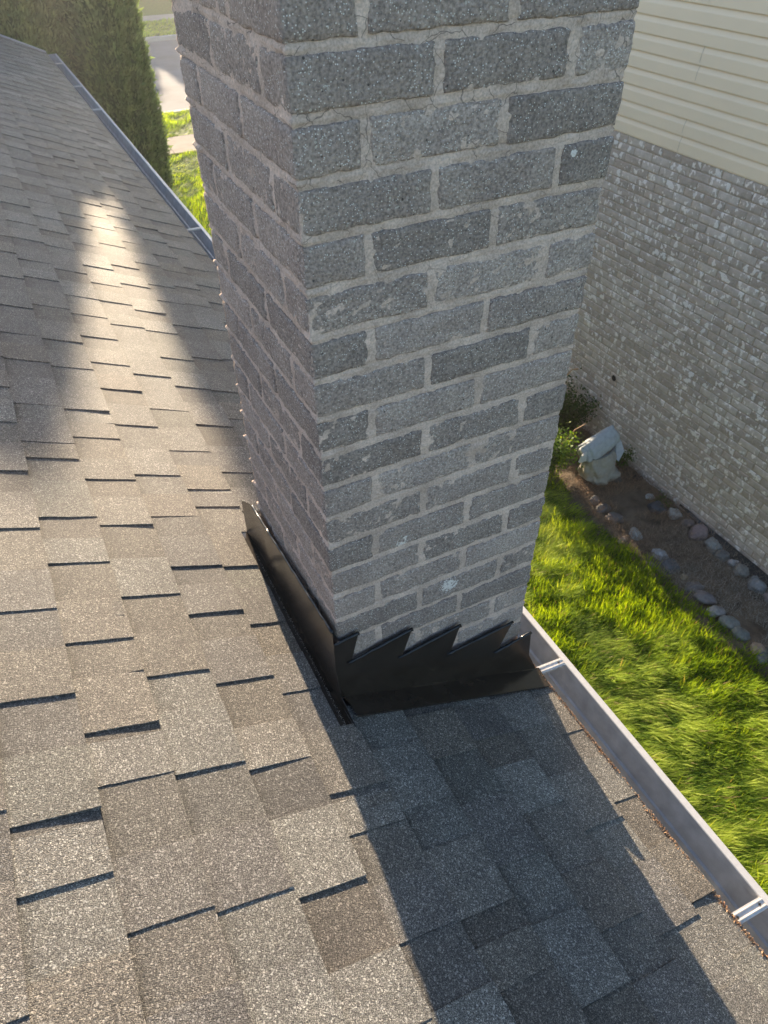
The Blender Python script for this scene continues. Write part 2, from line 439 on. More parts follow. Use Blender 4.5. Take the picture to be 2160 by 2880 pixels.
# shingle courses.  BUTT[j] = x of the exposed lower edge of course j
BUTT = {j: -.006 + .1245 * j for j in range(-24, 5)}
BUTT[5] = .577
DARK = {-4: [-.271, -.157, .093, .327, .603, .843], -3: [-.367, -.114, .000, .227, .478, .651, .917, 1.0, 1.211],
        -2: [-.377, -.121, .117, .358, .624, .829, 1.045, 1.206], -1: [-.397, -.14, .078, .289, .457, .666, .864, 1.14, 1.37, 1.562],
        0: [-.519, -.317, -.229, .029, .242, .453, .716, .802, 1.011, 1.269, 1.514, 1.933], 1: [-.644, -.521, -.297, -.061],
        2: [-.72, -.46, -.204], 3: [-.633, -.376, -.182], 4: [-.683, -.45, -.18], 5: [-.66, -.415, -.217]}
TONES = [(1, 1, 1), (1.05, 1.03, 1.0), (.92, .91, .92), (.88, .83, .79), (1.12, 1.13, 1.12), (.96, .98, .96), (.97, .92, .86), (1.02, .99, .96), (.84, .83, .85), (1.2, 1.22, 1.21)]

def shingle_geo(xa, xb, ya, yb, high, tone, lift, seed, nx=4, ny=3, ex=0.0, band=0.0):
    """one tab: top surface grid plus skirts; xa upslope edge, xb butt edge"""
    US = [0, .175, .20, .235, .30, .42, .62, .82, 1] if nx == 8 else [0, .2, .42, 1]
    V = []; F = []; mi = []; T = []; hx = random.uniform(-.0012, .0010)
    for i in range(nx + 1):
        u_ = US[i]
        for k in range(ny + 1):
            v_ = k / ny
            x = xa + (xb - xa) * u_
            wob = .0022 * noise.noise(Vector((x * 9, ya * 7 + v_, seed))) if i == nx else 0
            y = ya + (yb - ya) * v_ + (.0016 * noise.noise(Vector((x * 30, ya * 13, k))) if k in (0, ny) else 0)
            h = -.002 + .0062 * u_ + (.0026 + hx * .9 if high else 0) + .0008 * noise.noise(Vector((x * 14, y * 14, seed * .1)))
            h += lift[0] * u_ ** 2 * (1 - v_) + lift[1] * u_ ** 2 * v_
            V.append(rp(x + wob, y, h))
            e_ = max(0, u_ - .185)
            bd = 1 - band * math.exp(-e_ / .11) * (.85 + .3 * noise.noise(Vector((y * 20, seed, 0)))) - (.30 if nx == 8 else .15) * math.exp(-e_ / .015)  # thin term paints contact shadow under the course above; band is printed granules
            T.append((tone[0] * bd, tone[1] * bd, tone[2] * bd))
    g = lambda i, k: i * (ny + 1) + k
    for i in range(nx):
        for k in range(ny): F.append((g(i, k), g(i + 1, k), g(i + 1, k + 1), g(i, k + 1))); mi.append(0)
    base = len(V)
    def skirt(idx, m_):
        b = len(V); n_i = len(idx)
        for q in idx: V.append(V[q]); T.append(T[q])
        for q in idx:
            p = V[q]; V.append((p[0] - NRM.x * .0085, p[1], p[2] - NRM.z * .0085)); T.append(T[q])
        for a in range(n_i - 1):
            F.append((b + a, b + n_i + a, b + n_i + a + 1, b + a + 1)); mi.append(m_)
    skirt([g(i, 0) for i in range(nx + 1)], 0)
    skirt([g(nx, k) for k in range(ny + 1)], 1)
    skirt([g(i, ny) for i in range(nx, -1, -1)], 0)
    return V, F, mi, T

tabs = []
for j in range(-24, 6):
    xb = BUTT[j]; xa = (BUTT[j - 1] if j > -24 else BUTT[j] - .1245) - .028
    ys = list(DARK.get(j, [])); ys.sort()
    if not ys: ys = [-.6 + random.uniform(-.1, .1)]
    y = ys[0]
    while y > YN + .35: y -= random.uniform(.19, .30); ys.insert(0, y)
    y = ys[-1]
    while y < YF - .25: y += random.uniform(.18, .31); ys.append(y)
    ys = [YN] + [q for q in ys if YN + .05 < q < YF - .05] + [YF]
    for a in range(len(ys) - 1):
        y0, y1 = ys[a], ys[a + 1]
        wd = (y1 - y0) * random.uniform(.45, .62) if y1 - y0 > .12 else (y1 - y0) * .8
        tabs.append([j, xa, xb, y0, y0 + wd, True]); tabs.append([j, xa, xb, y0 + wd, y1, False])
# cut round the chimney and its flashing
out = []
for (j, xa, xb, y0, y1, hi) in tabs:
    if j <= -1 or y1 <= -.03 or y0 >= .66: out.append((j, xa, xb, y0, y1, hi)); continue
    if j == 0:
        for (p, q, bx) in ((y0, min(y1, -.098), xb), (max(y0, -.098), min(y1, .60), -.041), (max(y0, .60), y1, xb)):
            if q - p > .006: out.append((j, xa, bx, p, q, hi))
    else:
        for (p, q) in ((y0, min(y1, -.03)), (max(y0, .62), y1)):
            if q - p > .006: out.append((j, xa, xb, p, q, hi))
        if j == 5 and y1 > -.03 and y0 < .62: out.append((j, .507, xb, max(y0, -.03), min(y1, .62), False))
tabs = out
def dist(tb): return (Vector(rp((tb[1] + tb[2]) / 2, (tb[3] + tb[4]) / 2)) - CAM).length + (0 if in_frame(rp(tb[2] - .05, (tb[3] + tb[4]) / 2), 120) else 100)
tabs.sort(key=dist)
far = MB()
for n_, tb in enumerate(tabs):
    j, xa, xb, y0, y1, hi = tb
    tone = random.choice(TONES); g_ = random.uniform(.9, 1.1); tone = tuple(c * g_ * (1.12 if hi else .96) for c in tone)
    cut = (j == 0 and xb < -.02)
    lift = [max(0, random.gauss(.0, .0016)), max(0, random.gauss(.0, .0012))] if not cut else [0, 0]
    if y0 < 3 and random.random() < .10 and not cut: lift[random.randint(0, 1)] += random.uniform(.001, .0032)
    near = n_ < 300
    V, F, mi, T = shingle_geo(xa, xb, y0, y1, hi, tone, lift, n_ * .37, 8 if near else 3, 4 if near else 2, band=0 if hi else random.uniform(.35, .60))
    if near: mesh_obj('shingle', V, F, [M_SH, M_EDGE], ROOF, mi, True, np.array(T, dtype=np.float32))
    else:
        far.add(V, F, tone, mi); far.T[-len(T):] = T
far.obj('shingle_field', [M_SH, M_EDGE], ROOF, kind='stuff')

# slivers of the strip below showing where two strips meet
for (j, y, wd_) in ((0, -.253, .022), (-3, .340, .045), (-2, .02, .02)):
    V, F, mi, T = shingle_geo(BUTT[j - 1] + .004, BUTT[j] - .004, y - wd_, y, True, (.95, .92, .88), [.001, .001], 77 + j, 8, 4, band=.1)
    mesh_obj('shingle', V, F, [M_SH, M_EDGE], ROOF, mi, True, np.array(T, dtype=np.float32))

# grit and plant crumbs caught on the eave edge
db = MB()
for i in range(5200):
    y = random.uniform(-1.25, .02) if i < 4200 else random.uniform(.6, 3)
    d = abs(random.gauss(0, .005)); x = .576 - d
    if noise.noise(Vector((y * 6, 2, 0))) < -.15 and random.random() < .8: continue
    s_ = random.uniform(.0006, .0018); p = Vector(rp(x, y, .0085 + random.uniform(-.004, .001)))
    ax = Vector((random.gauss(0, 1), random.gauss(0, 1), random.gauss(0, .5))).normalized(); bx = ax.cross(NRM).normalized()
    c = random.choice([(.42, .24, .13), (.34, .20, .11), (.5, .33, .2), (.16, .11, .08)])
    db.add([p + ax * s_ * 1.8, p + bx * s_ * .6, p - ax * s_ * 1.8, p - bx * s_ * .6 + NRM * s_], [(0, 1, 2, 3)], c)
tag(db.obj('grit', M_DEB), 'tan grit and dry crumbs caught along the eave edge of the shingles', 'debris', kind='stuff')

# ------------------------------------------------------------------ chimney
H = .07013; W = .4985; JT = .0115
chim = empty('chimney', (.25, .25, -1.45), 'grey concrete-brick chimney with cracked mortar standing at the roof edge', 'chimney')
def brick_mesh(name, lx, ly, lz, seed, m, seg=(12, 6, 5), r=.0050, amp=.0020):
    def axis(L, n):
        h = L / 2; return [-h, -h + r * .5, -h + r * 1.6] + [(-h + r * 1.6) + (L - 3.2 * r) * k / n for k in range(1, n)] + [h - r * 1.6, h - r * .5, h]
    AX = [axis(lx, seg[0]), axis(ly, seg[1]), axis(lz, seg[2])]; L = (lx / 2, ly / 2, lz / 2)
    idx = {}; V = []; F = []
    def vert(i, j, k):
        if (i, j, k) in idx: return idx[(i, j, k)]
        p = Vector((AX[0][i], AX[1][j], AX[2][k]))
        q = Vector([max(-L[a] + r, min(L[a] - r, p[a])) for a in range(3)]); d = p - q
        nn = d.normalized() if d.length > 1e-6 else Vector((0, 0, 1))
        if d.length > r: p = q + nn * r
        p += nn * amp * (noise.noise(p * 55 + Vector((seed * 7, 0, 0))) + .8 * noise.noise(p * 160 + Vector((seed, 3, 0))) - .2)
        if d.length > r * 1.01: p -= nn * max(0, noise.noise(p * 40 + Vector((seed * 5, 9, 0)))) * r * .9
        idx[(i, j, k)] = len(V); V.append(tuple(p)); return idx[(i, j, k)]
    n0, n1, n2 = len(AX[0]) - 1, len(AX[1]) - 1, len(AX[2]) - 1
    for k in (0, n2):
        for i in range(n0):
            for j in range(n1):
                q = (vert(i, j, k), vert(i + 1, j, k), vert(i + 1, j + 1, k), vert(i, j + 1, k)); F.append(q if k else q[::-1])
    for j in (0, n1):
        for i in range(n0):
            for k in range(n2):
                q = (vert(i, j, k), vert(i + 1, j, k), vert(i + 1, j, k + 1), vert(i, j, k + 1)); F.append(q if j == 0 else q[::-1])
    for i in (0, n0):
        for j in range(n1):
            for k in range(n2):
                q = (vert(i, j, k), vert(i, j + 1, k), vert(i, j + 1, k + 1), vert(i, j, k + 1)); F.append(q if i else q[::-1])
    return mk_mesh(name, V, F, m, smooth=True)
BV = [brick_mesh('brick', .192, .092, H - JT, s, M_BR) for s in range(8)]
ZTOP = 8
for k in range(-ZTOP, 22):
    zc = -k * H + (H - JT) / 2
    A = (k % 2 != 0)
    slots = []     # cx, cy, rot
    L_, D_, P_ = .192, .092, .2032
    if A:   # pinwheel one way
        for a in range(2):
            o_ = L_ / 2 + a * P_
            slots += [(o_, D_ / 2, 0), (W - D_ / 2, o_, 90), (W - o_, W - D_ / 2, 0), (D_ / 2, W - o_, 90)]
    else:
        for a in range(2):
            o_ = W - L_ / 2 - a * P_
            slots += [(o_, D_ / 2, 0), (W - D_ / 2, W - (L_ / 2 + a * P_) , 90), (L_ / 2 + a * P_, W - D_ / 2, 0), (D_ / 2, L_ / 2 + a * P_, 90)]
    for (cx, cy, rot) in slots:
        if rp(cx - .1, 0)[2] - zc > .16: continue
        o = bpy.data.objects.new('brick', random.choice(BV))
        jx = random.uniform(-.0012, .0012); jy = random.uniform(-.0012, .0012)
        link(o, chim, (cx + jx, cy + jy, zc + random.uniform(-.0012, .0012)))
        o.rotation_euler = (random.choice((0, math.pi)) + random.uniform(-.006, .006), random.uniform(-.004, .004), math.radians(rot + random.choice((0, 180)) + random.uniform(-.35, .35)))
# mortar: one closed tube, struck a little behind the brick faces, smeared over them in places
z0, z1 = -1.62, ZTOP * H + .06
nu = 124; nz = int((z1 - z0) / .004)
per = []
for sde in range(4):
    for i in range(nu):
        q = W * i / nu
        per.append({0: (q, 0, 0, -1), 1: (W, q, 1, 0), 2: (W - q, W, 0, 1), 3: (0, W - q, -1, 0)}[sde] + (i == 0,))
V = np.zeros((nz + 1, len(per), 3))
for b in range(nz + 1):
    z = z0 + (z1 - z0) * b / nz
    ph = (z / H) % 1.0; bed = 1 - min(1, min(abs(ph - (1 - JT / 2 / H)), abs(ph - (1 - JT / 2 / H) + 1), abs(ph - (1 - JT / 2 / H) - 1)) * H / .008)
    for a, (x, y, nx_, ny_, cor) in enumerate(per):
        if cor: nx_, ny_ = {0: (-1, -1), 1: (1, -1), 2: (1, 1), 3: (-1, 1)}[a // nu]
        p = Vector((x * 1.0, y * 1.0, z))
        d = -.0028 - .0030 * (1 - min(1, bed * 1.6)) * (bed > 0) + .0020 * noise.noise(p * 42) + .0022 * noise.noise(p * 120) + .0010 * noise.noise(p * 260)
        sm = noise.noise(p * 9 + Vector((4, 1, 7)))
        d += max(0, sm - .40) * .005 * (1.0 if z > -.2 else 0)
        if bed > 0 and y > .46: d += bed * .0062 * (0.8 + .9 * noise.noise(p * 30))
        if bed > 0 and x < .03 and y < .03: d += bed * .0022
        V[b, a] = (x + nx_ * d, y + ny_ * d, z)
nP = len(per)
ii = np.arange(nz)[:, None] * nP + np.arange(nP)[None, :]; jj = np.arange(nz)[:, None] * nP + ((np.arange(nP) + 1) % nP)[None, :]
F = np.stack([ii, jj, jj + nP, ii + nP], -1).reshape(-1, 4)
mesh_obj('mortar', V.reshape(-1, 3), F, M_MO, chim, smooth=True)
cr = MB(); cr.box((-.06, -.06, z1 - .01), (W + .06, W + .06, z1 + .07)); cr.obj('crown', M_CONC, chim, tone=False)
fu = MB(); fu.sweep([(.25, .25, z1 + .06), (.25, .25, z1 + .32)], .11, 20); fu.obj('flue', m_simple('clay', (.35, .16, .09), .8, nscale=20), chim, tone=False)

# ------------------------------------------------------------------ chimney flashing
fl = empty('flashing', (0, -.01, -1.26), 'black sheet-metal flashing with saw-tooth steps wrapped round the chimney foot', 'flashing')
YP = -.0105
prof = [(.000, -1.043), (.046, -1.036), (.027, -1.108), (.175, -1.098), (.150, -1.168), (.303, -1.160), (.281, -1.238), (.460, -1.239), (.425, -1.321), (.527, -1.319), (.537, -1.425), (.574, -1.508)]
# step panel: strips from the roof line up to the stepped outline, 1.2 mm thick
def roofz(x, h=.009): return RZ - SL * x + NRM.z * h
teeth = [[(.0, -1.043), (.046, -1.036), (.027, -1.108), (.0, -1.112)],
         [(.016, -1.111), (.175, -1.098), (.150, -1.168), (.016, -1.185)],
         [(.150, -1.168), (.303, -1.160), (.281, -1.238), (.150, -1.25)],
         [(.279, -1.238), (.460, -1.239), (.425, -1.321), (.279, -1.32)],
         [(.422, -1.321), (.527, -1.319), (.537, -1.40), (.422, -1.40)]]
def plate(mb, poly, y, th, wav=.0):
    n = len(poly); V = [(x, y - wav * math.sin(x * 30), z) for x, z in poly] + [(x, y + th, z) for x, z in poly]
    F = [tuple(range(n)), tuple(range(2 * n - 1, n - 1, -1))] + [(i, i + n, (i + 1) % n + n, (i + 1) % n) for i in range(n)]
    mb.add(V, F)
outline = [(-.012, roofz(-.012)), (.574, roofz(.574)), (.537, -1.425), (.527, -1.319), (.422, -1.322), (.460, -1.239), (.278, -1.239), (.303, -1.160), (.146, -1.169), (.175, -1.098), (.016, -1.111), (.046, -1.036), (-.012, -1.043)]
outline = [(-.012, roofz(-.012)), (.574, roofz(.574)), (.537, -1.425), (.527, -1.319), (.425, -1.338), (.460, -1.239), (.281, -1.254), (.303, -1.160), (.150, -1.184), (.175, -1.098), (.026, -1.125), (.046, -1.036), (-.012, -1.043)]
# split into quads column by column so the face stays planar and clean
sp = MB()
cols = [(-.012, -1.043, .046, -1.036, .026, -1.125), (.026, -1.125, .175, -1.098, .150, -1.184), (.150, -1.184, .303, -1.160, .281, -1.254), (.281, -1.254, .460, -1.239, .425, -1.338), (.425, -1.338, .527, -1.319, .537, -1.425)]
for i, (xa, za, xb, zb, xc, zc) in enumerate(cols):
    xc2 = xc if i < 4 else .574; zc2 = zc if i < 4 else roofz(.574)
    poly = [(xa, roofz(xa)), (xc2, roofz(xc2) + (0 if i < 4 else .0)), (xc, zc), (xb, zb), (xa, za)] if i < 4 else [(xa, roofz(xa)), (.574, roofz(.574)), (.537, -1.425), (.527, -1.319), (xa, za)]
    plate(sp, poly, YP, .0012)
sp.obj('step_panel', M_FL, fl, tone=False)
for i, (xa, za, xb, zb, xc, zc) in enumerate(cols):     # sealant bead on every step
    x0_, z0_ = (xa - .010, za - .0005) if i else (xa, za)
    pts = []; n = 14
    for k in range(n + 1):
        u_ = k / n; pts.append((x0_ + (xb - x0_) * u_, YP - .0008, (za - .001) + (zb - za) * u_ + .0030 * noise.noise(Vector((k * .9, i * 5, 0)))))
    rad = [.0038 * (1 + .8 * noise.noise(Vector((k * 1.7, i, 3)))) for k in range(n + 1)]
    q = MB(); q.sweep(pts, rad, 8); q.obj('sealant_bead', M_SEAL, fl, smooth=True, tone=False)
q = MB()     # flange lying on the shingles
n = 12
for k in range(n + 1):
    u_ = k / n; x1 = .000 + .580 * u_; x2 = .006 + .566 * u_
    q.V += [rp(x1, YP + .001, .010), rp(x1, YP - .003, .0095 + .0006 * math.sin(k)), rp(x2, -.066 - .008 * u_, .0098 + .001 * noise.noise(Vector((k * .8, 1, 1)))), rp(x2, -.067 - .008 * u_, .0060)]
    q.T += [(1, 1, 1)] * 4
for k in range(n):
    for m_ in range(3): a = k * 4 + m_; q.F.append((a, a + 1, a + 5, a + 4)); q.M.append(0)
q.obj('roof_flange', M_FL, fl, tone=False)
q = MB()     # upstand on the uphill side, slightly buckled
ny_, nz_ = 26, 6
for a in range(ny_ + 1):
    y = -.0125 - .0 + (.595 + .0125) * a / ny_
    top = -1.000 - .088 * ((y + .04) / .62) - (.03 * max(0, (y - .53) / .065)); bot = roofz(-.012, .004) + .0
    for b in range(nz_ + 1):
        v_ = b / nz_
        x = -.0125 - .004 * v_ * 0 - .0035 * math.exp(-((y - .40) / .05) ** 2) * math.sin(v_ * math.pi) + .0025 * math.exp(-((y - .33) / .04) ** 2) * v_ - .0015 * math.sin(y * 9) * v_
        if y > .51: x -= (y - .51) * .10
        q.V.append((x, y, bot + (top - bot) * v_)); q.T.append((1, 1, 1))
for a in range(ny_):
    for b in range(nz_):
        i0 = a * (nz_ + 1) + b; q.F.append((i0, i0 + 1, i0 + nz_ + 2, i0 + nz_ + 1)); q.M.append(0)
q.obj('uphill_pan', M_FL, fl, smooth=True, tone=False)
n = 40; pts = []; rad = []
for k in range(n + 1):
    y = -.010 + .53 * k / n
    pts.append((-.0115 + .0015 * noise.noise(Vector((k * .6, 0, 5))), y, -1.000 - .088 * ((y + .04) / .62) + .0034 * noise.noise(Vector((k * .5, 2, 0)))))
    rad.append(.0036 * (1 + .6 * noise.noise(Vector((k * .8, 8, 3)))))
q = MB(); q.sweep(pts, rad, 8); q.obj('sealant_bead', M_SEAL, fl, smooth=True, tone=False)
q = MB()     # base of the pan turned out over the deck, shingles cut back from it
for a in range(21):
    y = -.098 + .70 * a / 20
    q.V += [rp(-.056, y, .0015), rp(-.030, y, .0020), rp(-.0265, y, .0034 + .0006 * noise.noise(Vector((a * .7, 0, 0)))), rp(-.0235, y, .0022), rp(-.012 + (0 if y > -.02 else -.0), y, .0028)]; q.T += [(1, 1, 1)] * 5
for a in range(20):
    for b in range(4): i0 = a * 5 + b; q.F.append((i0, i0 + 1, i0 + 6, i0 + 5)); q.M.append(0)
q.obj('pan_base', M_FL, fl, smooth=True, tone=False)
q = MB()     # small folded corner tab in front
V = [(-.0125, YP - .001, -1.12), (-.0125, YP - .001, roofz(-.0125, .004)), rp(-.010, -.096, .006), (-.0120, -.030, -1.21)]
V += [(x + .0013, y, z) for x, y, z in V]
q.add(V, [(0, 1, 2, 3), (7, 6, 5, 4), (0, 4, 5, 1), (1, 5, 6, 2), (2, 6, 7, 3), (3, 7, 4, 0)]); q.obj('corner_tab', M_FL, fl, tone=False)
q = MB()     # grit trapped along the pan
for i in range(900):
    y = random.uniform(-.09, .50); p = Vector(rp(-.0285 + random.gauss(0, .0016), y, .004)); s_ = random.uniform(.0004, .0009)
    c = random.choice([(.3, .28, .25), (.5, .47, .42), (.1, .1, .1)])
    q.add([p + Vector((s_, 0, 0)), p + Vector((0, s_, 0)), p - Vector((s_, 0, 0)), p + Vector((0, -s_, s_ * 1.5))], [(0, 1, 2, 3)], c)
tag(q.obj('trapped_grit', M_DEB, fl), kind='stuff')

# ------------------------------------------------------------------ gutter
gut = empty('gutter', (.6, 3, -1.69), 'long metal eaves gutter with pale outer lip and strap hangers', 'gutter')
GY0, GY1 = -3.2, 9.96
sec = [(.557, -1.552), (.557, -1.672), (.562, -1.676), (.622, -1.676), (.627, -1.672), (.634, -1.660), (.643, -1.640), (.648, -1.628), (.6495, -1.6215), (.6505, -1.6195), (.6565, -1.6175), (.6580, -1.6150), (.664, -1.600), (.669, -1.583), (.6735, -1.566), (.6748, -1.549)]
def extrude(mb, sec, ys, wav=0):
    n = len(sec); V = []; F = []
    for a, y in enumerate(ys):
        d = wav * noise.noise(Vector((y * .9, 0, 0)))
        for (x, z) in sec: V.append((x + d, y, z))
    for a in range(len(ys) - 1):
        for b in range(n - 1): F.append((a * n + b, a * n + b + 1, (a + 1) * n + b + 1, (a + 1) * n + b))
    mb.add(V, F)
ys = [GY0 + (GY1 - GY0) * i / 60 for i in range(61)]
q = MB(); extrude(q, sec, ys, .002); extrude(q, [(x + (.0015 if x > .6 else -.0015), z - .0015) for x, z in sec][::-1], ys, .002); q.obj('trough', M_GUT, gut, smooth=False, tone=False)
lipsec = [(.6748, -1.556), (.6748, -1.5475), (.6765, -1.5455), (.691, -1.5445), (.6935, -1.5465), (.6938, -1.560), (.689, -1.566)]
q = MB(); extrude(q, lipsec, ys, .002); q.obj('lip', M_LIP, gut, tone=False)
q = MB(); q.add([(x, GY1 - .002, z) for x, z in sec] + [(.6748, GY1 - .002, -1.547)], [tuple(range(len(sec) + 1))]); q.box((.557, GY1 - .004, -1.552), (.693, GY1 + .001, -1.545)); q.obj('end_cap', M_GUT, gut, tone=False)
# a lap seam in the trough
for ysn in (5.15,):
    q = MB(); extrude(q, [(x - (.0012 if x > .6 else -.0012), z + .0012) for x, z in sec], [ysn, ysn + .02, ysn + .05], 0); q.obj('lap_seam', M_GUT, gut, tone=False)
def hanger():
    q = MB()   # ribbed channel strap, local: x across the gutter, y along it
    s_ = [(-.0125, -.006), (-.0125, .0), (-.0085, .0), (-.0075, .0022), (-.0055, .0022), (-.0045, 0), (.0045, 0), (.0055, .0022), (.0075, .0022), (.0085, 0), (.0125, 0), (.0125, -.006)]
    n = len(s_); xs = [(-.062, .006), (-.05, .004), (.05, .0005), (.058, 0.0), (.0615, -.003)]
    V = []; F = []
    for (x, dz) in xs:
        for (y, z) in s_: V.append((x, y, z + dz))
    for a in range(len(xs) - 1):
        for b in range(n - 1): F.append((a * n + b, a * n + b + 1, (a + 1) * n + b + 1, (a + 1) * n + b))
    q.add(V, F)
    V2 = [(x, y, z - .001) for x, y, z in V]; q.add(V2, [t_[::-1] for t_ in F])
    return q
def hole():
    q = MB(); n = 16; V = [(0, 0, .0008)]
    for k in range(n): rr = .0042 if k % 4 == 0 else (.0024 if k % 4 == 2 else .0030); a = k * 2 * math.pi / n; V.append((rr * math.cos(a), rr * math.sin(a), .0008))
    q.add(V, [(0, k + 1, (k + 1) % n + 1) for k in range(n)]); return q
hq, hh = hanger(), hole()
hm = mk_mesh('hanger', hq.V, hq.F, M_HANG); hom = mk_mesh('screw_hole', hh.V, hh.F, M_DARK)
for y in (-2.1, -1.42, -.72, -.005, .72, 1.45, 2.2, 2.95, 3.68, 7.0, 8.06, 9.35):
    o = bpy.data.objects.new('hanger', hm); link(o, gut, (.6145, y, -1.545)); o.rotation_euler = (0, 0, random.uniform(-.05, .05))
    for hx in (-.018, .046):
        h_ = bpy.data.objects.new('screw_hole', hom); COL.objects.link(h_); h_.parent = o; h_.location = (hx, .0, .0022 - hx * .03 + .0008)

# ------------------------------------------------------------------ neighbour's house
NX = 4.35; NY0, NY1 = -4.0, 8.3
nb = empty('neighbour_house', (NX + 3, 3, GZ), 'neighbouring house with whitewashed brick below and cream siding above', 'house')
q = MB()
q.box((NX + .0055, NY0, GZ - .2), (NX + 7, NY1 - .012, -1.50)); q.box((NX + .030, NY0, -1.50), (NX + 7, NY1 - .012, 1.55))
q.obj('wall', M_WM, nb, tone=False)
q = MB()
for s1 in (0, 1):
    xa, xb = (NX - .45, NX + 3.5) if s1 == 0 else (NX + 7.45, NX + 3.5)
    V = [(xa, NY0 - .3, 1.35), (xb, NY0 - .3, 3.2), (xb, NY1 + .3, 3.2), (xa, NY1 + .3, 1.35)]; V += [(x, y, z + .12) for x, y, z in V]
    q.add(V, [(3, 2, 1, 0), (4, 5, 6, 7), (0, 1, 5, 4), (1, 2, 6, 5), (2, 3, 7, 6), (3, 0, 4, 7)])
q.obj('roof', M_DECK, nb, tone=False)
CP, BL = .0668, .2032
WV = []
for s_ in range(5):
    me = brick_mesh('brick', .090, BL - .0095, CP - .0095, 20 + s_, M_WB, (1, 3, 1), .0045, .0014)
    co = np.empty(len(me.vertices) * 3, np.float32); me.vertices.foreach_get('co', co); co = co.reshape(-1, 3)
    fc = np.array([p.vertices[:] for p in me.polygons], np.int32)
    WV.append((me, co, fc))
TB = []
for s_ in range(10):
    co, fc = WV[s_ % 5][1], WV[s_ % 5][2]; TB.append(mk_mesh('brick', co, fc, M_WB, smooth=True, tone=(s_ / 9, 0, 0)))
brs = []
row = 0; z = -1.535 - CP / 2
while z > GZ - .05:
    off = (row % 2) * BL / 2 + random.uniform(-.006, .006); y = NY0 + off
    while y < NY1:
        brs.append((y + BL / 2, z)); y += BL
    z -= CP; row += 1
def bk(b):
    p = (NX, b[0], b[1]); q_ = proj(p)
    vis = q_ is not None and q_[0] < 2200 and q_[0] > 1480 and -60 < q_[1] < 1800
    return (Vector(p) - CAM).length + (0 if vis else 100)
brs.sort(key=bk)
VV = []; FF = []; TT = []; nb_v = 0
for i, (y, z) in enumerate(brs):
    if y > NY1 - .08: continue
    px = NX + .045 + random.uniform(-.0025, .0025)
    if i < 300:
        o = bpy.data.objects.new('brick', random.choice(TB)); link(o, nb, (px, y, z)); o.rotation_euler = (0, random.uniform(-.02, .02), random.choice((0, math.pi)))
    else:
        me, co, fc = random.choice(WV); VV.append(co * np.array([1, 1, 1]) + np.array([px, y, z])); FF.append(fc + nb_v); nb_v += len(co)
        TT.append(np.tile(np.array([[random.random(), 0, 0]], np.float32), (len(co), 1)))
mesh_obj('brickwork', np.concatenate(VV), np.concatenate(FF), M_WB, nb, smooth=True, tone=np.concatenate(TT), kind='stuff')
# dutch-lap siding boards
SP = .1152; z = -1.528; rowi = 0
while z < 1.40:
    lap = [(-.016, z - .002), (-.019, z), (-.0195, z + .004), (-.016, z + SP * .60), (-.0145, z + SP * .66), (-.006, z + SP * .86), (-.004, z + SP * .93), (-.004, z + SP + .012)]
    lap = [(NX + .012 + x, zz) for x, zz in lap] + []
    lap = [(NX + .028, z - .002)] + lap
    pr = rowi // 2; cuts = [NY0, 3.374 - 3.66 if pr % 2 == 0 else 1.55, 3.374 if pr % 2 == 0 else 5.2, 7.03, NY1]
    if pr in (4, 8): cuts = [NY0, -.24, 3.42, 7.08, NY1]
    for a in range(4):
        q = MB(); extrude(q, lap, [cuts[a] + .0015, cuts[a + 1] - .0015]); q.obj('siding_board', M_SID, nb, tone=False)
    z += SP; rowi += 1
q = MB(); extrude(q, [(NX + .03, -1.535), (NX - .004, -1.535), (NX - .004, -1.529), (NX + .03, -1.529)], [NY0, NY1]); q.obj('starter_trim', M_SID, nb, tone=False)
q = MB(); n = 20     # small dark pipe hole in the brickwork
V = [(NX - .008, 3.455 + .030 * math.cos(k * .31416), -3.585 + .030 * math.sin(k * .31416)) for k in range(n)]
V += [(NX - .008, 3.455 + .022 * math.cos(k * .31416), -3.585 + .022 * math.sin(k * .31416)) for k in range(n)]
V += [(NX - .006, 3.455 + .022 * math.cos(k * .31416), -3.585 + .022 * math.sin(k * .31416)) for k in range(n)]
F = []
for k in range(n): k2 = (k + 1) % n; F += [(k, k2, n + k2, n + k), (n + k, n + k2, 2 * n + k2, 2 * n + k)]
F.append(tuple(2 * n + k for k in range(n))); q.add(V, F); q.obj('vent', M_DARK, nb, tone=False)

# ------------------------------------------------------------------ stones on the bed (px of the full photograph are only in comments)
def ico(sub=2):
    t_ = (1 + 5 ** .5) / 2
    V = [Vector(v).normalized() for v in [(-1, t_, 0), (1, t_, 0), (-1, -t_, 0), (1, -t_, 0), (0, -1, t_), (0, 1, t_), (0, -1, -t_), (0, 1, -t_), (t_, 0, -1), (t_, 0, 1), (-t_, 0, -1), (-t_, 0, 1)]]
    F = [(0, 11, 5), (0, 5, 1), (0, 1, 7), (0, 7, 10), (0, 10, 11), (1, 5, 9), (5, 11, 4), (11, 10, 2), (10, 7, 6), (7, 1, 8), (3, 9, 4), (3, 4, 2), (3, 2, 6), (3, 6, 8), (3, 8, 9), (4, 9, 5), (2, 4, 11), (6, 2, 10), (8, 6, 7), (9, 8, 1)]
    for _ in range(sub):
        F2 = []; c = {}
        def md(a, b):
            k = (min(a, b), max(a, b))
            if k not in c: c[k] = len(V); V.append((V[a] + V[b]).normalized())
            return c[k]
        for a, b, d in F:
            x, y, z_ = md(a, b), md(b, d), md(d, a); F2 += [(a, x, z_), (b, y, x), (d, z_, y), (x, y, z_)]
        F = F2
    return V, F
IV, IF = ico(3)
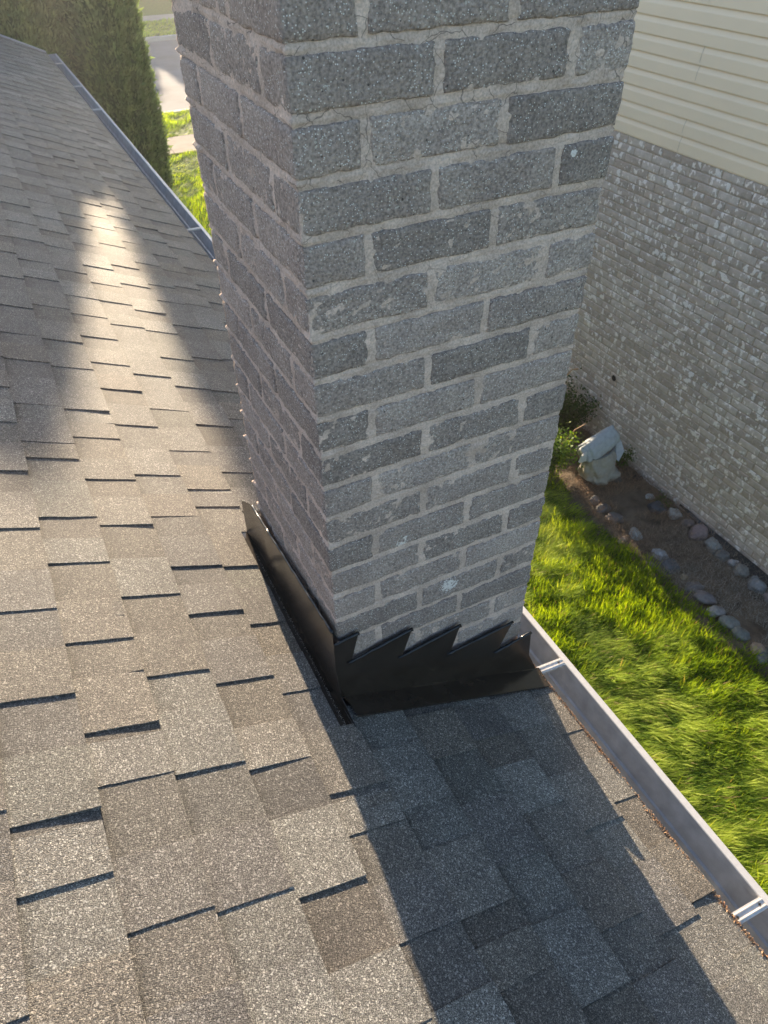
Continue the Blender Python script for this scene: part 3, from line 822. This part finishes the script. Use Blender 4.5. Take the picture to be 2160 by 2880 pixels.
STONES = [  # x, y, radius, stretch, colour, label
 (4.205, 2.532, .040, 1.2, (.50, .50, .47), 'small white stone nearest the wall beside the mossy patch, behind the dark slate rock'),
 (4.146, 2.381, .078, 1.15, (.10, .10, .115), 'dark slate-coloured angular rock lying beside the cream rock'),
 (4.238, 2.245, .068, 1.1, (.46, .42, .35), 'cream chunky rock between the dark slate rock and the wall'),
 (4.255, 2.090, .050, 1.3, (.26, .19, .17), 'low dull reddish stone half buried just in front of the cream rock'),
 (4.246, 1.948, .085, 1.35, (.30, .20, .19), 'large long pink stone lying against the wall'),
 (4.243, 1.775, .070, 1.2, (.34, .35, .32), 'pale grey-green oval stone at the start of the black plastic'),
 (4.215, 1.650, .062, 1.15, (.19, .19, .18), 'dark grey rounded stone between the grey-green and the white stones'),
 (4.232, 1.535, .045, 1.1, (.52, .50, .50), 'small round white stone in the row along the wall'),
 (4.215, 1.440, .064, 1.1, (.29, .27, .23), 'tan-grey round stone in the row along the wall next to the white one'),
 (4.211, 1.270, .072, 1.15, (.30, .31, .32), 'blue-grey pear-shaped stone in the row along the wall'),
 (4.190, 1.090, .058, 1.3, (.30, .22, .21), 'reddish stone at the near end of the wall row'),
 (3.708, 2.739, .050, 1.2, (.21, .205, .20), 'dim grey stone at the lawn edge closest to the cloth bundle'),
 (3.700, 2.610, .060, 1.3, (.19, .175, .165), 'flat brown-grey stone second from the bundle along the lawn edge'),
 (3.705, 2.450, .064, 1.2, (.18, .155, .145), 'brownish half-sunk stone third along the lawn edge'),
 (3.735, 2.205, .055, 1.4, (.47, .46, .42), 'pale cream double-lobed stone on the lawn edge opposite the pink stone'),
 (3.585, 2.20, .034, 1.7, (.52, .37, .26), 'sunlit tan pebble lying out in the grass'),
 (3.745, 1.905, .062, 1.2, (.40, .42, .45), 'bluish white stone on the lawn edge above the dark wedge rock'),
 (3.720, 1.760, .080, 1.25, (.115, .125, .15), 'dark blue-grey wedge rock on the lawn edge'),
 (3.742, 1.610, .034, 1.1, (.46, .34, .17), 'small round amber stone beside the dark wedge rock'),
 (3.735, 1.490, .058, 1.3, (.22, .195, .20), 'dull purple-grey stone fifth from the near end of the lawn edge'),
 (3.718, 1.360, .066, 1.3, (.22, .19, .20), 'purplish flat stone with grass blades over it'),
 (3.700, 1.215, .058, 1.3, (.34, .32, .31), 'light grey-pink stone in the grass fringe'),
 (3.700, 1.085, .066, 1.15, (.23, .24, .22), 'grey-green stone sunk beside the light grey-pink stone'),
 (3.695, .965, .062, 1.15, (.20, .215, .195), 'darker grey-green stone near the right edge of the picture'),
 (3.690, .800, .056, 1.15, (.50, .33, .20), 'sunlit orange-tan stone lowest at the right edge of the picture'),
 (3.660, .730, .05, 1.3, (.24, .23, .22), 'plain grey stone behind the sunlit orange-tan stone'),
 (3.60, 1.86, .03, 1.5, (.45, .32, .26), 'tiny pinkish pebble lying in the grass near the dark wedge rock'),
 (4.10, 2.90, .055, 1.2, (.13, .125, .11), 'dim mossy stone between the cloth bundle and the wall'),
 (4.29, 2.80, .045, 1.1, (.05, .035, .035), 'blackish red lump tucked against the wall past the bundle'),
]
for i, (x, y, r_, st, c, lb) in enumerate(STONES):
    a = random.uniform(0, 3.14); V = []
    for v in IV:
        k = 1 + .30 * noise.noise(v * 1.3 + Vector((i * 3.1, 0, 0))) + .12 * noise.noise(v * 2.9 + Vector((0, i * 2.3, 0)))
        X, Y, Z_ = v.x * k * r_ * st, v.y * k * r_ / st ** .3, v.z * k * r_ * .62
        if lb.startswith('dark slate') or lb.startswith('cream chunky') or 'wedge rock on' in lb:
            k2 = .80; X = max(-r_ * k2, min(r_ * k2 * 1.1, X)); Z_ = min(Z_, r_ * .45 + X * .25)
        V.append((X * math.cos(a) - Y * math.sin(a), X * math.sin(a) + Y * math.cos(a), Z_))
    me = mk_mesh('stone', V, IF, M_STONE, smooth=True, tone=tuple((q_ * .7 + sum(c) / 3 * .3) * .8 for q_ in c))
    o = bpy.data.objects.new('stone', me); link(o, None, (x, y, GZ + r_ * random.uniform(.0, .22))); tag(o, lb, 'stone', 'stones edging the planting bed')

# ------------------------------------------------------------------ cloth bundle
bn = empty('cloth_bundle', (3.92, 3.0, GZ - .02), 'grey-white cloth bundle tied round its middle standing on the bed', 'bundle')
def loft(mb, secs, n=40, fold=.02, seed=0, tone=(.5, .5, .47), capb=True, capt=True, tilt=0):
    V = []; F = []
    for s_, (cx, cy, z_, rx, ry, pw) in enumerate(secs):
        for k in range(n):
            a = 2 * math.pi * k / n; c, s2 = math.cos(a), math.sin(a)
            sx = math.copysign(abs(c) ** pw, c); sy = math.copysign(abs(s2) ** pw, s2)
            ff = 1 + fold * noise.noise(Vector((c * 2.2 + seed, s2 * 2.2, z_ * 9))) * 2 + fold * .8 * noise.noise(Vector((c * 6, s2 * 6 + seed, z_ * 14)))
            V.append((cx + rx * sx * ff, cy + ry * sy * ff, z_ + tilt * sx * rx))
    m_ = len(secs)
    for a in range(m_ - 1):
        for k in range(n): k2 = (k + 1) % n; F.append((a * n + k, a * n + k2, (a + 1) * n + k2, (a + 1) * n + k))
    if capb: F.append(tuple(range(n))[::-1])
    if capt: F.append(tuple((m_ - 1) * n + k for k in range(n)))
    mb.add(V, F, tone)
def dens(secs, k=3):
    o_ = []
    for a in range(len(secs) - 1):
        for q_ in range(k):
            u_ = q_ / k; o_.append(tuple(secs[a][i] * (1 - u_) + secs[a + 1][i] * u_ for i in range(6)))
    return o_ + [secs[-1]]
q = MB(); loft(q, dens([(3.985, 2.98, GZ - .03, .10, .08, 1), (3.98, 2.98, GZ + .02, .16, .12, .8), (3.95, 2.99, GZ + .07, .195, .14, .75), (3.92, 3.0, GZ + .12, .17, .13, .9), (3.915, 3.0, GZ + .20, .175, .13, .75), (3.89, 3.0, GZ + .29, .165, .12, .7), (3.875, 3.0, GZ + .35, .16, .10, .8), (3.87, 3.0, GZ + .375, .145, .09, .8)], 4), 64, .13, 1.0, (.33, .31, .27)); q.obj('body', M_CLOTH, bn, smooth=True)
q = MB(); loft(q, dens([(3.87, 3.0, GZ + .375, .15, .095, .8), (3.865, 3.0, GZ + .40, .175, .105, .6), (3.855, 3.0, GZ + .46, .18, .09, .5), (3.84, 3.0, GZ + .51, .175, .06, .5), (3.83, 3.0, GZ + .545, .165, .02, .6)], 4), 64, .10, 6.0, (.36, .385, .40), tilt=.40); q.obj('hood', M_CLOTH, bn, smooth=True)
q = MB(); q.sweep([(3.87 + .168 * math.cos(a * .2618), 3.0 + .112 * math.sin(a * .2618), GZ + .372 + .028 * math.cos(a * .2618)) for a in range(25)], .010, 8, (.16, .17, .18)); q.obj('tie', M_CLOTH, bn, smooth=True)
q = MB()
for (pts, c) in (([(4.03, 2.96, GZ + .50), (4.10, 2.95, GZ + .42), (4.15, 2.93, GZ + .30), (4.10, 2.92, GZ + .20), (4.06, 2.94, GZ + .24), (4.05, 2.95, GZ + .36)], (.42, .45, .50)), ([(3.68, 2.95, GZ + .45), (3.62, 2.93, GZ + .43), (3.60, 2.93, GZ + .36), (3.68, 2.93, GZ + .35)], (.55, .54, .50))):
    q = MB(); n = len(pts); V = pts + [(x, y + .018, z_) for x, y, z_ in pts]
    q.add(V, [tuple(range(n))[::-1], tuple(range(n, 2 * n))] + [(i, (i + 1) % n, (i + 1) % n + n, i + n) for i in range(n)], c); q.obj('loose_flap', M_CLOTH, bn)

# ------------------------------------------------------------------ blades (numpy)
def nvec(X, Y, sc, seed, o=3):
    out = np.zeros(len(X))
    rs = np.random.default_rng(seed)
    for k in range(o):
        for _ in range(5):
            a = rs.uniform(0, 6.283); fr = sc * 2 ** k * rs.uniform(.6, 1.4); ph = rs.uniform(0, 6.283)
            out += np.sin((X * np.cos(a) + Y * np.sin(a)) * fr + ph) / (1.7 ** k) / 3.0
    return out
def blades(X, Y, Z, L, Wd, az, tilt, C, bend=.8):
    n = len(X); d = np.stack([np.cos(az), np.sin(az)], -1); p = np.stack([-d[:, 1], d[:, 0]], -1)
    pa = RNG.uniform(0, 6.283, n); p = np.stack([np.cos(pa), np.sin(pa)], -1) * .5 + p * .8
    V = np.zeros((n, 5, 3), np.float32)
    lv = [(0, 1.0), (.5, .85), (1.0, 0)]
    base = np.stack([X, Y, Z], -1)
    pos = base.copy(); prev = 0; idx = 0
    t_ = tilt * .55
    for s_, wd in lv:
        ds = (s_ - prev) * L; prev = s_
        tt = np.clip(t_ + (s_ * bend) * tilt * .6, 0, 1.62)
        pos = pos + np.concatenate([d * (np.sin(tt) * ds)[:, None], (np.cos(tt) * ds)[:, None]], -1)
        if wd > 0:
            o_ = np.concatenate([p * (Wd * wd * .5)[:, None], np.zeros((n, 1))], -1)
            V[:, idx] = pos - o_; V[:, idx + 1] = pos + o_; idx += 2
        else: V[:, 4] = pos
    b = np.arange(n)[:, None] * 5
    F = np.concatenate([b + np.array([[0, 1, 3]]), b + np.array([[0, 3, 2]]), b + np.array([[2, 3, 4]])], 0)
    return V.reshape(-1, 3), F, np.repeat(C, 5, axis=0)
def grass(name, n, x0, y0, x1, y1, Lr, Wr, label, lod=True, mask=None, seed=1):
    X = RNG.uniform(x0, x1, n); Y = RNG.uniform(y0, y1, n)
    if mask is not None: k = mask(X, Y); X, Y = X[k], Y[k]
    n = len(X)
    lo = nvec(X, Y, 2.6, 5 + seed) + .5 * nvec(X, Y, 9, 9 + seed)
    lo = 1 / (1 + np.exp(-3.0 * (lo - .05)))
    az = -.45 + .8 * nvec(X, Y, 1.6, 21) + RNG.normal(0, .30, n) + (1 - lo) * RNG.normal(0, 1.1, n)
    tilt = .35 + lo * 1.15 + RNG.normal(0, .16, n)
    L = RNG.uniform(*Lr, n) * (1 + .3 * lo); pk = .5 if seed == 1 else .15; Wd = RNG.uniform(*Wr, n)
    cl = nvec(X, Y, 22, 60 + seed) + .7 * nvec(X, Y, 8, 62 + seed); cl = (1 / (1 + np.exp(-2.2 * cl)))[:, None]
    L = L * (.7 + .6 * cl[:, 0])
    g = np.clip(RNG.uniform(0, 1, (n, 1)) * .7 + cl * .6 - .15, 0, 1); l_ = lo[:, None]
    dark = np.array([[.045, .115, .005]]); mid = np.array([[.31, .46, .010]]); pale = np.array([[.72, .74, .28]])
    C = dark * (1 - g) + mid * g; C = C * (1 - pk * l_ * g ** 2) + pale * (pk * l_ * g ** 2)
    dry = RNG.uniform(0, 1, (n, 1)) < .02; C = np.where(dry, np.array([[.34, .27, .14]]), C)
    V, F, T = blades(X, Y, np.full(n, GZ - .03), L, Wd, az, tilt, C.astype(np.float32))
    o = mesh_obj(name, V, F, M_GR, tone=T); tag(o, label, 'grass', kind='stuff')
def lawn_mask(X, Y): return X < 3.60 + .07 * np.sin(Y * 1.7 + .6) + .04 * np.sin(Y * 4.1) + .05 * nvec(X, Y, 12, 44) * .4
grass('grass', 190000, .85, -1.4, 3.75, 4.6, (.050, .105), (.0040, .0072), 'long bright green lawn grass combed flat in swaths between the two houses', mask=lawn_mask)
grass('grass', 60000, .9, 6.5, 5.5, 15.5, (.05, .10), (.007, .012), 'sunlit yellow-green front lawn grass beside the conifers this side of the pavement', seed=3)
grass('grass', 22000, 1.0, 16.75, 6.5, 18.85, (.06, .11), (.012, .018), 'green grass strip between the near pavement and the road', seed=4)
grass('grass', 26000, 3, 29.4, 12, 32.7, (.07, .12), (.02, .03), 'shaded green grass strip across the road', seed=5)

# straw and needles on the bed
n = 46000; X = RNG.uniform(3.5, 4.33, n); Y = RNG.uniform(-.6, 4.2, n)
k = (X > 3.60 + .07 * np.sin(Y * 1.7 + .6)) & (nvec(X, Y, 6, 71) > -.55); X, Y = X[k], Y[k]; n = len(X)
warm = (1 / (1 + np.exp(-4 * (Y - 1.9 + .3 * nvec(X, Y, 5, 77)))))[:, None]; g = RNG.uniform(.5, 1.5, (n, 1))
C = (np.array([[.24, .145, .085]]) * warm + np.array([[.25, .225, .19]]) * (1 - warm)) * g
V, F, T = blades(X, Y, np.full(n, GZ + .0) + RNG.uniform(0, .035, n), RNG.uniform(.03, .07, n), RNG.uniform(.0015, .003, n), RNG.uniform(0, 6.28, n), RNG.normal(1.5, .12, n), C.astype(np.float32), .1)
tag(mesh_obj('straw_mulch', V, F, M_STRAW, tone=T), 'brown and grey dry straw mulch covering the bed by the wall', 'mulch', kind='stuff')

# ------------------------------------------------------------------ weeds by the bundle
def weed(name, cx, cy, n, h, rad, lab, tones, lsz=(.018, .04), ns=9, cat='weed', twig=None):
    e = empty(name, (cx, cy, GZ), lab, cat)
    q = MB(); tips = []
    for i in range(ns):
        a = random.uniform(0, 6.28); rr = rad * random.uniform(.3, 1); hh_ = h * random.uniform(.6, 1.05)
        P = [(cx + .02 * math.cos(a), cy + .02 * math.sin(a), GZ - .02)]
        for k in range(1, 5): u_ = k / 4; P.append((cx + rr * u_ ** 1.4 * math.cos(a + .3 * u_), cy + rr * u_ ** 1.4 * math.sin(a + .3 * u_), GZ + hh_ * u_))
        q.sweep(P, [.004, .0035, .003, .002, .001], 5); tips.append(P)
    q.obj('stem', twig or M_BARK, e, tone=False)
    V = []; F = []; T = []
    for i in range(n):
        P = random.choice(tips); u_ = random.uniform(.25, 1) * 3.99; k = int(u_); p = Vector(P[k]).lerp(Vector(P[k + 1]), u_ - k)
        p += Vector((random.gauss(0, rad * .22), random.gauss(0, rad * .22), random.gauss(0, h * .06)))
        s_ = random.uniform(*lsz); d = Vector((random.gauss(0, 1), random.gauss(0, 1), random.gauss(.2, .6))).normalized(); sd_ = d.cross(Vector((random.gauss(0, .3), random.gauss(0, .3), 1))).normalized()
        b = len(V); V += [p, p + d * s_ * .5 + sd_ * s_ * .3, p + d * s_, p + d * s_ * .5 - sd_ * s_ * .3]; F.append((b, b + 1, b + 2, b + 3)); T += [random.choice(tones)] * 4
    mesh_obj('foliage', [tuple(v) for v in V], np.array(F), M_WEED, e, tone=np.array(T, np.float32))
weed('weed_clump', 3.60, 3.30, 2600, .52, .26, 'leafy green weed clump with bright sunlit leaves left of the cloth bundle', [(.07, .15, .02), (.10, .2, .025), (.05, .10, .015), (.16, .25, .03)], ns=16)
weed('weed_clump', 3.50, 3.95, 2200, .70, .26, 'taller weed clump half hidden behind the chimney edge', [(.035, .08, .015), (.05, .11, .02), (.08, .16, .02)], ns=14)
weed('creeper', 4.12, 3.75, 3200, .60, .30, 'dark green creeper spreading at the foot of the brick wall behind the bundle', [(.025, .055, .012), (.035, .075, .015), (.05, .09, .02)], (.02, .045), 14, 'creeper')
weed('weed_clump', 4.24, 3.02, 700, .26, .13, 'low mossy weeds squeezed between the bundle and the wall', [(.04, .085, .012), (.06, .11, .015)], (.012, .025), 8)
weed('weed_clump', 4.24, 2.42, 260, .07, .12, 'tiny green sprouts growing beside the white stone by the wall', [(.05, .11, .015), (.07, .13, .02)], (.010, .02), 8)
q = MB(); q.sweep([(3.72, 3.60, GZ + .55), (3.80, 3.62, GZ + .75), (3.92, 3.60, GZ + .90), (3.95, 3.55, GZ + .93)], [.006, .007, .006, .008], 6); q.sweep([(3.60, 3.25, GZ + .30), (3.72, 3.2, GZ + .52), (3.80, 3.15, GZ + .60)], [.004, .004, .004], 6)
tag(q.obj('twig', m_simple('orange_twig', (.42, .24, .11), .7), tone=False), 'orange-brown bare twig sticking up among the weeds above the bundle', 'twig')

# ------------------------------------------------------------------ clipped columnar conifers
def conifer(cx, cy, lobes, lab, seed, dens_=2200, kind_=('conifer', 'conifer', 'conifers in front of the house')):
    e = empty(kind_[0], (cx, cy, GZ), lab, kind_[1], kind_[2])
    tr = MB(); tp = max(l[2] for l in lobes)
    tr.sweep([(cx, cy, GZ - .05), (cx, cy, GZ + 1.2), (cx + .03, cy, -1.2), (lobes[0][0], lobes[0][1], tp - .5)], [.11, .09, .06, .015], 8); tr.obj('trunk', M_BARK, e, tone=False)
    for (lx, ly, lt, lr) in lobes[1:]:
        lm = MB(); lm.sweep([(cx, cy, GZ + .8), ((cx + lx) / 2, (cy + ly) / 2, -2.2), (lx, ly, lt - .6)], [.05, .035, .01], 6); lm.obj('limb', M_BARK, e, tone=False)
    VV = []; TT = []; FF = []; nv = 0
    rs = np.random.default_rng(seed)
    for li, (lx, ly, lt, lr) in enumerate(lobes):
        Hh = lt - GZ
        def rad_(h, a):   # h 0..1 from ground
            base = lr * np.clip(np.minimum(1, (1 - h) ** .42 * 1.28), 0, 1) * np.clip(.82 + h * 1.2, 0, 1)
            lump = 1 + .10 * np.sin(a * 5 + h * 26 + seed) * np.sin(h * 41 + a * 3) + .08 * np.sin(a * 9 - h * 17 + li)
            return base * lump
        # added opaque core, darker than the sprays, so no gaps show
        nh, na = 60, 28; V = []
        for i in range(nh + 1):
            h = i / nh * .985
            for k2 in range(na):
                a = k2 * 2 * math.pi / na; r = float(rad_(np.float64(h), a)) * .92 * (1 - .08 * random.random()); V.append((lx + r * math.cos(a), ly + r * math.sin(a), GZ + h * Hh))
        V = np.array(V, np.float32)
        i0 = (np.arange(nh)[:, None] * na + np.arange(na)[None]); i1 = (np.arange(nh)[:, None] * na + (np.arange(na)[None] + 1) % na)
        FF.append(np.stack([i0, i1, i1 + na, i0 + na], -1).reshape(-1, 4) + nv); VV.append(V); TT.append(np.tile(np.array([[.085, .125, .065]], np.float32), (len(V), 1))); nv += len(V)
        n = int(dens_ * 2 * math.pi * lr * Hh * .8)
        h = rs.uniform(0, 1, n) ** 1.08; a = rs.uniform(0, 6.2832, n); r = rad_(h, a) * rs.uniform(.80, 1.04, n)
        C0 = np.stack([lx + r * np.cos(a), ly + r * np.sin(a), GZ + h * Hh], -1)
        out = np.stack([np.cos(a), np.sin(a), np.zeros(n)], -1)
        d = out * rs.uniform(.3, .9, (n, 1)) + np.array([[0, 0, 1.0]]) * rs.uniform(.4, 1.1, (n, 1)) + rs.normal(0, .3, (n, 3)); d /= np.linalg.norm(d, axis=1)[:, None]
        sdv = np.cross(d, out + rs.normal(0, .4, (n, 3))); sdv /= np.linalg.norm(sdv, axis=1)[:, None] + 1e-6
        ln = rs.uniform(.045, .11, (n, 1)); wd = ln * rs.uniform(.28, .5, (n, 1))
        V = np.stack([C0 - d * ln * .3, C0 + sdv * wd * .5 + d * ln * .25, C0 + d * ln, C0 - sdv * wd * .5 + d * ln * .25], 1).reshape(-1, 3)
        FF.append(np.arange(n * 4).reshape(-1, 4) + nv); VV.append(V); nv += len(V)
        cl = .5 + .5 * np.sin(a * 7 + h * 60 + seed) * np.sin(h * 90 - a * 5)
        c = np.array([[.12, .185, .09]]) * (1 - cl[:, None]) + np.array([[.20, .275, .13]]) * cl[:, None]
        c = c * rs.uniform(.7, 1.35, (n, 1)); TT.append(np.repeat(c, 4, 0).astype(np.float32))
    mesh_obj('crown', np.concatenate(VV), np.concatenate(FF), M_LEAF, e, tone=np.concatenate(TT))
conifer(1.68, 13.1, [(1.66, 13.05, 2.38, .60), (1.97, 13.0, .8, .38), (1.62, 13.4, 1.5, .45)], 'tall columnar conifer on the right of the row, nearest the road view', 3)
conifer(.55, 12.9, [(.79, 13.0, 2.24, .43), (.40, 12.85, 1.85, .50), (1.13, 13.1, 1.18, .26)], 'columnar conifer directly behind the far end of the gutter', 8)
conifer(-.75, 12.8, [(-.75, 12.8, 1.75, .75), (-.25, 13.0, 1.5, .5)], 'columnar conifer at the top left behind the roof rake', 13, 1500)
conifer(-2.1, 12.9, [(-2.1, 12.9, 1.6, .8)], 'leftmost conifer of the row in the corner of the picture', 19, 1200)

for i, (x, y, rr, tp) in enumerate(((5.6, 44, 2.2, 2.2), (8.6, 44.5, 2.3, 2.6), (11.9, 44, 2.2, 2.3), (2.4, 44.5, 2.2, 1.9))):
    conifer(x, y, [(x, y, tp, rr)], ['broad dark tree across the road, second from the left', 'broad dark tree across the road, third from the left', 'broad dark tree across the road, farthest right', 'broad dark tree across the road, farthest left'][i], 40 + i, 60, ('street_tree', 'tree', 'trees across the road'))

# added volume imitating the sun's veiling glare in the lens
hz = MB(); hz.box((-40, -14, GZ - 1.2), (40, 95, 3.6))
hm_ = bpy.data.materials.new('glare_haze'); hm_.use_nodes = True; ht = hm_.node_tree; ht.nodes.clear()
pv = ht.nodes.new('ShaderNodeVolumePrincipled'); pv.inputs['Density'].default_value = .0022; pv.inputs['Anisotropy'].default_value = .65
pv.inputs['Color'].default_value = (.9, .92, .95, 1)
ho = ht.nodes.new('ShaderNodeOutputMaterial'); ht.links.new(pv.outputs[0], ho.inputs['Volume'])
tag(hz.obj('glare_haze', hm_, tone=False), kind='stuff')
